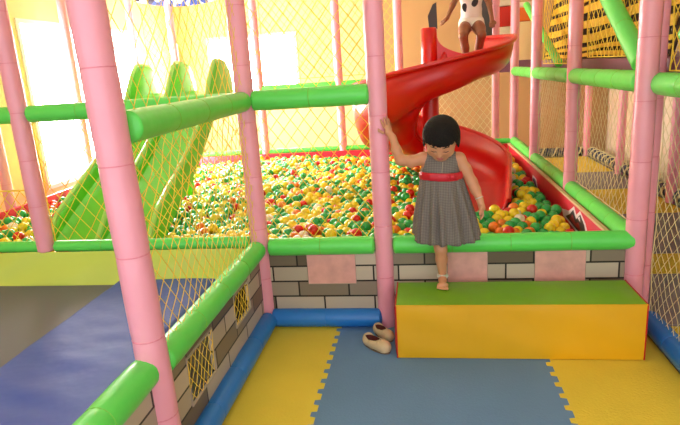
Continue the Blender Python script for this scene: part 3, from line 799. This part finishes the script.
def frame(fwd_yaw, pitch, roll):
    """head frame: columns right, forward, up; yaw 0 faces -Y"""
    f = Vector((math.sin(fwd_yaw), -math.cos(fwd_yaw), 0)); r = Vector((-math.cos(fwd_yaw), -math.sin(fwd_yaw), 0)); u = Vector((0, 0, 1))
    f2 = f*math.cos(pitch)-u*math.sin(pitch); u2 = u*math.cos(pitch)+f*math.sin(pitch)
    r3 = r*math.cos(roll)+u2*math.sin(roll); u3 = u2*math.cos(roll)-r*math.sin(roll)
    return np.array([r3[:], f2[:], u3[:]]).T

def add_head(B, H, R, s=1.0):
    def W(x, y, z): return tuple(np.array(H)+R@(np.array((x, y, z))*s))
    def e(c, r, k=.01): B.ell(W(*c), tuple(q*s for q in r), R, k*s)
    e((0, -.008, .014), (.071, .082, .076)); e((0, .012, -.022), (.060, .062, .062), .02)
    e((0, .040, -.062), (.030, .026, .022), .025)
    e((.034, .045, -.035), (.024, .022, .024), .015); e((-.034, .045, -.035), (.024, .022, .024), .015)
    e((0, .055, -.008), (.045, .02, .02), .02)
    B.cone(W(0, .070, -.010), W(0, .081, -.030), .0065*s, .0095*s, .012*s); e((.009, .076, -.032), (.006, .006, .005), .006); e((-.009, .076, -.032), (.006, .006, .005), .006)
    for q in (1, -1):
        B.ell(W(q*.026, .075, -.006), (.013*s, .008*s, .008*s), R, .008*s, True)
        e((q*.026, .063, -.007), (.013, .010, .010), .003)
        e((q*.071, -.006, -.014), (.008, .016, .023), .004)
    e((0, .068, -.049), (.017, .010, .0055), .006); e((0, .066, -.057), (.014, .010, .006), .006)
    return W
def face_bits(B, W, R, parent, s=1.0, closed=True, hairm=None):
    f = R[:, 1]
    def on(x, z, lift=.0008):
        p = np.array(W(x, .13, z)); 
        for _ in range(80):
            d = B.dist(p[None])[0]
            if d < .0003: break
            p = p-f*min(d, .01)*.9
        return tuple(p+f*lift)
    for q in (1, -1):
        MB().tube([on(q*.026+dx, -.010-.0035*math.cos(dx/.012*PI/2), .0006) for dx in np.linspace(-.013, .013, 9)], [.0006*s+.0012*s*math.sin(PI*(i+.5)/9) for i in range(9)], 6).build('eyelashes', M['lash'], parent)
        MB().tube([on(q*.027+dx, .010+.003*math.cos(dx/.015*PI/2), .0005) for dx in np.linspace(-.015, .015, 9)], [.0007*s+.0013*s*math.sin(PI*(i+.5)/9) for i in range(9)], 6).build('eyebrow', M['hair'], parent)
    up = [on(dx, -.0485+.002*math.cos(dx/.016*PI), .0006) for dx in np.linspace(-.016, .016, 11)]; lo = [on(dx, -.0565, .0006) for dx in np.linspace(-.012, .012, 9)]
    mb = MB(); mb.tube(up, [(.001+.0022*math.sin(PI*(i+.3)/11))*s for i in range(11)], 6); mb.tube(lo, [(.001+.0026*math.sin(PI*(i+.3)/9))*s for i in range(9)], 6); mb.build('lips', M['lips'], parent)
def bowl_hair(H, R, parent, s=1.0, m=None, fringe=.024, side=-.038):
    P = []; nu, nv = 26, 120; H = np.array(H)
    hr = np.random.default_rng(3); jit = hr.normal(0, .004, nv); jit = (jit+np.roll(jit, 1))/2
    prof = []
    for i in range(nu+1):
        row = []
        for j in range(nv):
            a = 2*PI*j/nv     # 0 = right, pi/2 = forward
            fz = max(0, math.sin(a))
            front = min(1, max(0, (math.sin(a)-.25)/.35)); low = side*(1-front)+fringe*front-(.02 if math.sin(a) < -.2 else 0)+jit[j]
            top = .098; tt = i/nu; th = tt*PI*.5
            z = low+(top-low)*math.cos(th)
            # radius of hair ellipsoid at this height
            zz = (z-.012)/.087; rr = math.sqrt(max(0, 1-min(1, abs(zz))**2.3)) if zz > 0 else 1.0-.10*zz*zz
            if i == 0: rr = .004
            groove = 1+.012*math.sin(a*23+3*math.sin(tt*4))*tt+.008*math.sin(a*51)
            row.append(H+R@(np.array((.083*rr*math.cos(a)*groove, -.006+.094*rr*math.sin(a)*groove, z))*s))
        P.append(row)
    # inner return so the hair has thickness
    P.append([H+R@((np.array(R.T@(p-H))/s)*np.array((.88, .90, 1))+np.array((0, -.002, .004)))*1.0 if s == 1 else H+(p-H)*.93 for p in P[-1]])
    mb = MB(); mb.grid(P, False, True)
    return mb.build('hair', m or M['hair'], parent, 70)

# ------------------------------------------------------------------ the girl
g = thing('person', 'small child in grey check dress and red sash, one bare foot on the soft step', 'person', (.955, -.12, .274))
B = Body(); gx = .955; HS = 1.03
H = (.957, -.150, 1.003); R = frame(math.radians(-9), math.radians(36), math.radians(3))
B.ell((gx, -.08, .635), (.088, .068, .07), k=.03); B.ell((gx, -.088, .735), (.082, .066, .085), k=.03); B.ell((gx-.002, -.092, .845), (.086, .060, .085), k=.03)
SLp, SRp = (.872, -.098, .905), (1.04, -.098, .898)
B.cone(SLp, (gx, -.09, .915), .027, .032, .02); B.cone(SRp, (gx, -.09, .913), .027, .032, .02)
B.cone((gx, -.095, .91), (.956, -.125, .965), .033, .034, .015)
W = add_head(B, H, R, HS)
# arm on the post
B.chain([(SLp, .028), ((.815, -.096, .892), .027), ((.764, -.088, .900), .0245)], .014)
B.chain([((.764, -.088, .900), .0245), ((.748, -.075, .945), .023), ((.730, -.056, 1.005), .0165)], .014)
def onpost(ph, r, z): return (.66+r*math.cos(math.radians(ph)), r*math.sin(math.radians(ph)), z)
B.chain([((.730, -.056, 1.005), .0165), (onpost(-38, .066, 1.03), .0165)], .01)
B.ell(onpost(-36, .062, 1.04), (.013, .022, .024), np.array(Matrix.Rotation(math.radians(-36), 3, 'Z')), .01)
for q, (ph0, ph1, ln) in enumerate(((-58, -72, .036), (-44, -52, .043), (-30, -31, .041), (-17, -11, .034))):
    a, b, c = onpost(ph0, .057, 1.056), onpost((ph0+ph1)/2, .0545, 1.056+ln*.55), onpost(ph1, .0525, 1.056+ln)
    B.chain([(a, .0062), (b, .0056), (c, .0048)], .004)
a, b, c = onpost(-66, .064, 1.03), onpost(-84, .059, 1.042), onpost(-97, .0535, 1.056)
B.chain([(a, .0075), (b, .0065), (c, .0055)], .005)
# arm hanging by the dress
EL, WRp = (1.098, -.105, .785), (1.132, -.135, .700)
B.chain([(SRp, .028), ((1.068, -.1, .845), .0265), (EL, .024)], .014); B.chain([(EL, .024), ((1.112, -.118, .75), .0225), (WRp, .016)], .014)
PM = (1.139, -.146, .668); B.cone(WRp, PM, .0155, .016, .008); B.ell(PM, (.011, .019, .021), k=.008)
for q, (oy, ln) in enumerate(((-.018, .034), (-.006, .040), (.006, .038), (.017, .030))):
    a = (PM[0]+.001, PM[1]+oy*.8, PM[2]-.014); b = (PM[0]+.003, PM[1]+oy, PM[2]-.014-ln*.55); c = (PM[0]-.006, PM[1]+oy*1.05-.002, PM[2]-.014-ln*.98)
    B.chain([(a, .006), (b, .0055), (c, .0048)], .004)
B.chain([((PM[0]-.004, PM[1]-.016, PM[2]+.006), .0075), ((PM[0]-.010, PM[1]-.027, PM[2]-.010), .0065), ((PM[0]-.012, PM[1]-.030, PM[2]-.024), .0055)], .005)
# legs
B.chain([((.922, -.08, .62), .054), ((.935, -.105, .54), .047), ((.945, -.125, .462), .029)], .02)
B.chain([((.945, -.125, .462), .029), ((.948, -.108, .40), .0275), ((.952, -.098, .315), .0185)], .014)
B.chain([((.952, -.092, .296), .020), ((.951, -.12, .296), .0195), ((.949, -.165, .289), .0145)], .01)
B.cone((.935, -.165, .287), (.965, -.165, .287), .0125, .0125, .008)
for q, (ox, ln, rr) in enumerate(((.020, .030, .0085), (.0065, .028, .0066), (-.005, .025, .0062), (-.0155, .021, .0058), (-.025, .015, .0054))):
    B.chain([((.949+ox*.9, -.168, .285), rr), ((.949+ox, -.168-ln, .274+rr), rr*.95)] , .002)
B.chain([((.99, -.075, .62), .054), ((1.005, -.01, .60), .048), ((1.015, .055, .562), .036)], .02)
B.chain([((1.015, .055, .562), .036), ((1.02, .10, .48), .033), ((1.022, .125, .39), .021)], .014)
B.chain([((1.022, .13, .372), .020), ((1.024, .09, .352), .017), ((1.025, .06, .345), .013)], .01)
h = .003
F, lo = B.field((.66, -.31, .255), (1.20, .18, 1.14), h)
V, Q = nets(F, lo, h); skin_mesh('body', V, Q, M['skin'], g, 2)
face_bits(B, W, R, g, HS)
bowl_hair(H, R, g, HS, fringe=.028)
# bodice: torso, offset outwards, cut at arms and neck
T = Body(); T.ell((gx, -.088, .735), (.088, .072, .09), k=.03); T.ell((gx-.002, -.092, .845), (.092, .066, .09), k=.03)
T.cone((.882, -.097, .905), (gx, -.09, .916), .029, .034, .02); T.cone((1.03, -.097, .899), (gx, -.09, .915), .029, .034, .02)
F, lo = T.field((.80, -.22, .76), (1.12, .03, .98), h); X = grid_pts(lo, F.shape, h)
F = np.maximum(F, .79-X[..., 2])
for c, r in (((.850, -.10, .895), .034), ((1.062, -.10, .888), .034)): F = np.maximum(F, r-np.linalg.norm((X-np.array(c))*np.array((1, .7, .75)), axis=-1))
F = np.maximum(F, .045-np.linalg.norm((X-np.array((gx, -.135, .955)))*np.array((1, .8, .9)), axis=-1))
V, Q = nets(F, lo, h); skin_mesh('dress_bodice', V, Q, M['dress'], g, 3)
# skirt
NP, NZ = 144, 26; P = []
for i in range(NZ+1):
    tt = i/NZ; row = []
    for j in range(NP):
        a = 2*PI*j/NP; ca, sa = math.cos(a), math.sin(a)
        back = max(0, sa)
        hem = .498+.036*min(1, max(0, (sa+.25)/.6))
        z = .822+(hem-.822)*tt
        ax = .094+.057*tt**.9; ay = .076+.030*tt
        cx = gx+.020*tt; cy = -.090+.002*tt
        pl = (math.sin(a*15+1.2*math.sin(a*3)+.6*tt)+.45*math.sin(a*26+2))*.0125*min(1, tt*1.5)*(1+.3*math.sin(a*5))
        row.append((cx+(ax+pl)*ca, cy+(ay+pl)*sa, z+.004*math.sin(a*15)*tt))
    P.append(row)
sk = MB().grid(P, False, True).build('dress_skirt', M['dress'], g, 80); so = sk.modifiers.new('thick', 'SOLIDIFY'); so.thickness = .003; so.offset = 1
# sash with knot
P = []
for i in range(9):
    tt = i/8; P.append([(gx+(.0975+.004*math.sin(PI*tt)+.001*math.sin(a*14))*math.cos(a), -.091+(.079+.004*math.sin(PI*tt)+.001*math.sin(a*14))*math.sin(a), .806+.036*tt+.003*math.sin(a*2)) for a in [2*PI*j/72 for j in range(72)]])
sa_ = MB().grid(P, False, True).build('waist_sash', M['sash'], g, 80); so = sa_.modifiers.new('thick', 'SOLIDIFY'); so.thickness = .003; so.offset = 1
kc = Vector((gx+.030, -.091-.0815, .824)); mb = MB(); mb.sphere(kc, (.009, .007, .012))
mb.build('sash_knot', M['sash'], sa_)
for q in (1, -1):
    mb = MB(); mb.sphere(kc+Vector((q*.018, .002, .001)), (.014, .005, .011)); mb.build('sash_bow_loop', M['sash'], sa_)
MB().tube([(gx+.002+.001*i, -.1625+.0022*i if i < 1 else -.158+.0004*i, .845+.012*i) for i in range(5)], .0022, 6).build('button_placket', M['hem'], g)
q = MB(); ring(q, (.9525, -.098, .318), (.02, .05, 1), .0225, .0048, 22); ak = q.build('silver_anklet', M['silver'], g)
for i in range(9):
    a = i*2*PI/9; MB().sphere((.9525+.0235*math.cos(a), -.098+.0235*math.sin(a), .310), .006, 6, 8).build('anklet_bead', M['silver'], ak)
q = MB(); ring(q, (1.128, -.131, .712), (.3, -.25, -.8), .0195, .0022, 20); q.build('wrist_bangle', M['silver'], g)

# ------------------------------------------------------------------ the child on the spiral slide
g2 = thing('person', 'child in white top and briefs crouching at the top of the red spiral slide', 'person', (1.31, 2.25, 1.2))
B = Body(); s = 1.05
Hh = (1.315, 2.30, 2.02); R = frame(math.radians(-8), math.radians(14), 0)
B.ell((1.315, 2.36, 1.655), (.092, .075, .075), k=.03); B.ell((1.315, 2.35, 1.745), (.082, .066, .085), k=.03); B.ell((1.315, 2.345, 1.845), (.09, .062, .085), k=.03)
sl_, sr_ = (1.222, 2.34, 1.895), (1.408, 2.34, 1.895)
B.cone(sl_, (1.315, 2.345, 1.91), .028, .034, .02); B.cone(sr_, (1.315, 2.345, 1.91), .028, .034, .02); B.cone((1.315, 2.345, 1.91), (1.315, 2.325, 1.975), .033, .034, .015)
W = add_head(B, Hh, R, s)
def hand(W0, tip, sgn):
    W0 = np.array(W0); d = np.array(tip)-W0; d /= np.linalg.norm(d); side = np.cross(d, (0, 0, 1)); side /= np.linalg.norm(side)
    pm = W0+d*.028; B.cone(tuple(W0), tuple(pm), .015, .017, .008)
    for o_, ln in ((-.019, .036), (-.0065, .043), (.006, .041), (.018, .033)):
        a = pm+d*.010+side*o_*.8; b = a+d*ln*.55+side*o_*.15; c = b+d*ln*.45-np.array((0, 0, .008))
        B.chain([(tuple(a), .0066), (tuple(b), .006), (tuple(c), .005)], .004)
    a = pm+side*.016*sgn; b = a+side*.013*sgn+d*.014; B.chain([(tuple(a), .0075), (tuple(b), .0068), (tuple(b+d*.014), .0056)], .005)
B.chain([(sl_, .028), ((1.155, 2.25, 1.79), .024)], .014); B.chain([((1.155, 2.25, 1.79), .024), ((1.105, 2.18, 1.685), .0155)], .014); hand((1.105, 2.18, 1.685), (1.06, 2.14, 1.645), 1)
B.chain([(sr_, .028), ((1.455, 2.28, 1.78), .024)], .014); B.chain([((1.455, 2.28, 1.78), .024), ((1.465, 2.20, 1.66), .0155)], .014); hand((1.465, 2.20, 1.66), (1.462, 2.16, 1.60), -1)
for hx, kx, fx, fy in ((1.268, 1.232, 1.262, 2.20), (1.362, 1.378, 1.352, 2.24)):
    B.chain([((hx, 2.35, 1.635), .054), (((hx+kx)/2, 2.25, 1.59), .048), ((kx, 2.155, 1.535), .037)], .02)
    B.chain([((kx, 2.155, 1.535), .037), (((kx+fx)/2, fy-.02, 1.445), .033), ((fx, fy, 1.347), .022)], .014)
    B.chain([((fx, fy+.01, 1.327), .021), ((fx, fy-.06, 1.317), .017), ((fx, fy-.09, 1.312), .014)], .01)
    for q in range(5): B.cone((fx-.018+q*.009, fy-.09, 1.308), (fx-.018+q*.009, fy-.112+abs(q-2)*.003, 1.305), .006, .0055, .003)
h = .004
F, lo = B.field((1.02, 2.02, 1.17), (1.55, 2.47, 2.16), h); V, Q = nets(F, lo, h); skin_mesh('body', V, Q, M['skin2'], g2, 2)
face_bits(B, W, R, g2, s); bowl_hair(Hh, R, g2, s, fringe=.04, side=-.02)
T = Body(); T.ell((1.315, 2.36, 1.66), (.098, .081, .075), k=.03); T.ell((1.315, 2.35, 1.745), (.088, .072, .09), k=.03); T.ell((1.315, 2.345, 1.845), (.096, .068, .09), k=.03)
F, lo = T.field((1.18, 2.2, 1.56), (1.46, 2.48, 1.95), h); X = grid_pts(lo, F.shape, h)
Ft = np.maximum(np.maximum(F, 1.685-X[..., 2]), X[..., 2]-1.895)
for c in (1.205, 1.425): Ft = np.maximum(Ft, .04-np.linalg.norm((X-np.array((c, 2.34, 1.88)))*np.array((1, .6, .8)), axis=-1))
V, Q = nets(Ft, lo, h); top = skin_mesh('white_top', V, Q, M['white'], g2, 3)
Tb = Body(); Tb.ell((1.315, 2.362, 1.655), (.099, .083, .078), k=.03)
for hx in (1.268, 1.362): Tb.cone((hx, 2.36, 1.637), (hx-(.006 if hx < 1.3 else -.004), 2.315, 1.615), .060, .057, .02)
F, lo = Tb.field((1.17, 2.2, 1.54), (1.47, 2.48, 1.75), h); X = grid_pts(lo, F.shape, h); F = np.maximum(F, X[..., 2]-1.70)
V, Q = nets(F, lo, h); skin_mesh('white_briefs', V, Q, M['white'], g2, 3)
for cx_, cz_, tilt in ((1.262, 1.765, -.4), (1.338, 1.80, .45)):
    p = np.array((cx_, 2.2, cz_))
    for _ in range(60):
        d = T.dist(p[None])[0]
        if d < .0005: break
        p = p+np.array((0, 1, 0))*d*.8
    mb = MB(); mb.sphere(p, (.026, .006, .038), 10, 16, R=Matrix.Rotation(tilt, 3, 'Y')); mb.build('shirt_print', M['blob'], top)

# ------------------------------------------------------------------ shoes
def shoe(heel, toe, label, seed, tilt=0):
    heel = np.array((*heel, 0.)); toe = np.array((*toe, 0.)); d = toe-heel; L = np.linalg.norm(d); d /= L; sd = np.array((-d[1], d[0], 0)); c = (heel+toe)/2
    R = np.array([d, sd, (0, 0, 1.)]).T; k = L/.15
    t = thing('loafer', label, 'shoe', (*c[:2], 0), 'beige loafers')
    def Wp(x, y, z): return c+R@(np.array((x, y, z))*k)
    B = Body()
    B.cone(Wp(-.048, 0, .024), Wp(-.01, .0, .024), .026*k, .026*k, .012); B.cone(Wp(-.01, 0, .024), Wp(.045, .004, .020), .027*k, .0285*k, .012)
    B.ell(Wp(.03, .002, .026), (.042*k, .027*k, .024*k), R, .012); B.ell(Wp(-.05, 0, .034), (.022*k, .024*k, .026*k), R, .012)
    h = .002; F, lo = B.field(tuple(c-.11*k), tuple(c+np.array((.11, .11, .085))*k), h); X = grid_pts(lo, F.shape, h); q = (X-c)@R/k
    F = np.maximum(F, .004-q[..., 2])
    cav = d_ell(q, (-.022, 0, .056), (.043, .0215, .046)); F = np.maximum(F, -cav*k)
    V, Q = nets(F, lo, h); skin_mesh('upper', V, Q, M['shoe'], t, 2)
    n = 30; out = []
    for i in range(n):
        a = 2*PI*i/n; x = math.cos(a); y = math.sin(a); w = .0275 if x > 0 else .0255
        out.append(Wp(-.002+.075*x, w*y*(1+.12*x)+.002*(x > 0), 0))
    mb = MB(); mb.poly(out, .007*k, (0, 0, 1)); mb.build('sole', M['sole'], t)
    P = []
    for i in range(10):
        zz = -.98+.70*i/9; rr = math.sqrt(1-zz*zz)
        P.append([Wp(-.022+.0422*rr*math.cos(2*PI*j/28), .0209*rr*math.sin(2*PI*j/28), .056+.0452*zz) for j in range(28)])
    P.insert(0, [Wp(-.022+.0001*math.cos(2*PI*j/28), .0001*math.sin(2*PI*j/28), .0108) for j in range(28)])
    mb = MB(); mb.grid(P, False, True); li = mb.build('lining', M['insole'], t, 80)
    so = li.modifiers.new('thick', 'SOLIDIFY'); so.thickness = .001; so.offset = 0
    mb = MB(); mb.sphere(Wp(.029, .0, .0495), (.0055*k, .0055*k, .003*k)); mb.build('dark_bead', M['stud'], t)
    mb = MB(); mb.tube([Wp(.024, y, .049-10*y*y) for y in np.linspace(-.022, .022, 9)], .0028*k, 6); mb.build('instep_strap', M['shoe'], t)
shoe((.556, -.214), (.685, -.325), 'beige child loafer nearer the camera on the blue mat, left of the step', 1)
shoe((.602, -.085), (.690, -.205), 'beige child loafer behind its mate, against the step end', 2)

# ------------------------------------------------------------------ light
w = bpy.data.worlds.new('world'); S.world = w; w.use_nodes = True
w.node_tree.nodes['Background'].inputs[0].default_value = (.95, .98, 1, 1); w.node_tree.nodes['Background'].inputs[1].default_value = 1.35
def area(name, loc, rot, sx, sy, power, col=(1, 1, 1)):
    l = bpy.data.lights.new(name, 'AREA'); l.shape = 'RECTANGLE'; l.size = sx; l.size_y = sy; l.energy = power; l.color = col
    o = bpy.data.objects.new(name, l); COL.objects.link(o); o.location = loc; o.rotation_euler = rot; return o
V = S.view_settings; V.view_transform = 'Standard'; V.look = 'None'; V.gamma = 1; V.use_curve_mapping = False; V.exposure = .6
